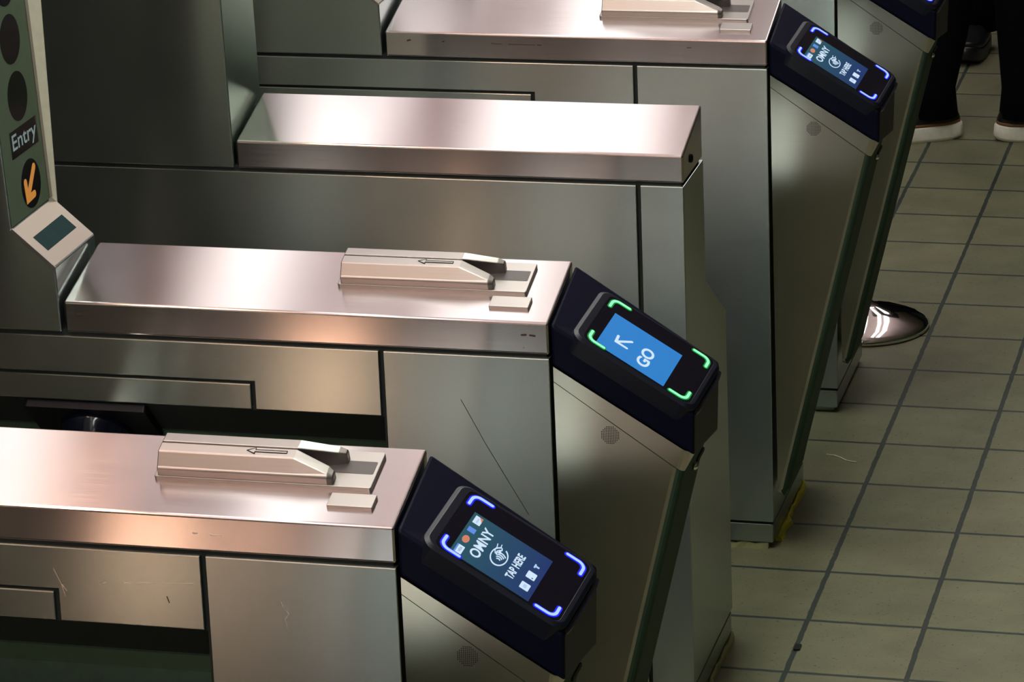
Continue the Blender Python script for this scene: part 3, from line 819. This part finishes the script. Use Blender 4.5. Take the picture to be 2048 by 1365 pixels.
def person(loc, rz, label, feet, knees, hips_x=0.09, sole=None):
    """local: +y is the way the person faces; hands in coat pockets"""
    e = empty('person', loc, label, 'person')
    e.rotation_euler = (0, 0, rz)
    (lf, rf), (lk, rk) = feet, knees
    J = {
        'pelvis': ((0, 0, 0.95), (0.15, 0.11)), 'waist': ((0, 0, 1.10), (0.14, 0.10)), 'chest': ((0, 0.0, 1.30), (0.165, 0.115)),
        'upchest': ((0, -0.01, 1.43), (0.13, 0.09)), 'neck': ((0, -0.005, 1.52), 0.055), 'headb': ((0, 0.012, 1.60), (0.066, 0.078)), 'heada': ((0, 0.012, 1.68), (0.076, 0.092)), 'headt': ((0, 0.005, 1.75), (0.058, 0.070)),
        'lhip': ((-hips_x, 0, 0.90), 0.105), 'rhip': ((hips_x, 0, 0.90), 0.105),
        'lkn': (lk, 0.056), 'rkn': (rk, 0.056), 'lan': ((lf[0], lf[1], 0.10), 0.040), 'ran': ((rf[0], rf[1], 0.10), 0.040),
        'lsh': ((-0.19, -0.01, 1.40), 0.062), 'rsh': ((0.19, -0.01, 1.40), 0.062),
        'lel': ((-0.27, -0.07, 1.13), 0.05), 'rel': ((0.27, -0.07, 1.13), 0.05),
        'lwr': ((-0.195, 0.06, 0.94), 0.042), 'rwr': ((0.195, 0.06, 0.94), 0.042),
    }
    B = [('pelvis', 'waist'), ('waist', 'chest'), ('chest', 'upchest'), ('upchest', 'neck'), ('neck', 'headb'), ('headb', 'heada'), ('heada', 'headt'),
         ('pelvis', 'lhip'), ('pelvis', 'rhip'), ('lhip', 'lkn'), ('rhip', 'rkn'), ('lkn', 'lan'), ('rkn', 'ran'),
         ('upchest', 'lsh'), ('upchest', 'rsh'), ('lsh', 'lel'), ('rsh', 'rel'), ('lel', 'lwr'), ('rel', 'rwr')]
    b = skin_body('body', J, B, COAT); b.parent = e
    b.data.materials.append(SKIN); b.data.materials.append(TROUSER)
    for p in b.data.polygons:
        if p.center.z > 1.515: p.material_index = 1
        elif p.center.z < 0.86: p.material_index = 2
    # face
    def ball(name, c, r, m, sc=(1, 1, 1)):
        bm = bmesh.new(); bmesh.ops.create_icosphere(bm, subdivisions=2, radius=r, matrix=Matrix.Translation(c) @ Matrix.Diagonal((*sc, 1)))
        return to_obj(name, bm, m, e, smooth=True)
    for s in (-1, 1):
        ball('eye', (s * 0.031, 0.096, 1.672), 0.011, SOLE)
        ball('ear', (s * 0.080, 0.0, 1.66), 0.026, SKIN, (0.4, 0.7, 1.1))
    ball('nose', (0, 0.112, 1.645), 0.015, SKIN, (0.8, 1.2, 1.4)); ball('mouth', (0, 0.098, 1.608), 0.020, SHOE_TRIM, (1.1, 0.4, 0.3))
    bm = bmesh.new(); bmesh.ops.create_uvsphere(bm, u_segments=24, v_segments=14, radius=0.1, matrix=Matrix.Translation((0, -0.012, 1.705)) @ Matrix.Diagonal((0.92, 1.08, 1.0, 1)))
    bmesh.ops.delete(bm, geom=[v for v in bm.verts if v.co.z < 1.70 - (v.co.y < 0) * 0.09 * min(1, -v.co.y / 0.06)], context='VERTS')
    to_obj('hair', bm, HAIR, e, smooth=True)
    # wide trouser legs down to the shoes
    for kn, ft, hx in ((lk, lf, -hips_x), (rk, rf, hips_x)):
        rings = []
        for c, r in (((hx, 0, 0.88), 0.11), ((kn[0], kn[1], kn[2]), 0.070), (((kn[0] + ft[0]) / 2, (kn[1] + ft[1]) / 2 - 0.005, 0.28), 0.060), ((ft[0], ft[1], 0.14), 0.055), ((ft[0], ft[1] + 0.004, 0.064), 0.062)):
            rings.append([(c[0] + r * math.cos(2 * math.pi * q / 24), c[1] + r * 1.05 * math.sin(2 * math.pi * q / 24), c[2]) for q in range(24)])
        tr = to_obj('trouser_leg', loft(rings), TROUSER, e, smooth=True)
    for f in (lf, rf):
        a = f[2]
        d = Vector((math.cos(a), math.sin(a)))
        shoe(e, (f[0] - d.x * 0.075, f[1] - d.y * 0.075, 0.0), a, sole or SOLE, trim=sole is None)
    return e

# the nearer person stands beyond the last turnstile, facing away to the upper right
person((0.035, 5.30, 0), 0.0, 'person in black trousers and white-soled shoes standing beyond the farthest turnstile',
       (((-0.105, 0.0, math.radians(200)), (0.125, 0.02, math.radians(20)))),
       (((-0.055, 0.03, 0.48), (0.11, 0.03, 0.48))))
person((0.02, 6.30, 0), math.radians(15), 'person in dark clothes and black shoes farther back, seen between the other legs',
       (((-0.10, -0.02, math.radians(250)), (0.09, 0.15, math.radians(70)))),
       (((-0.09, 0.05, 0.48), (0.09, 0.06, 0.48))), sole=SHOE)
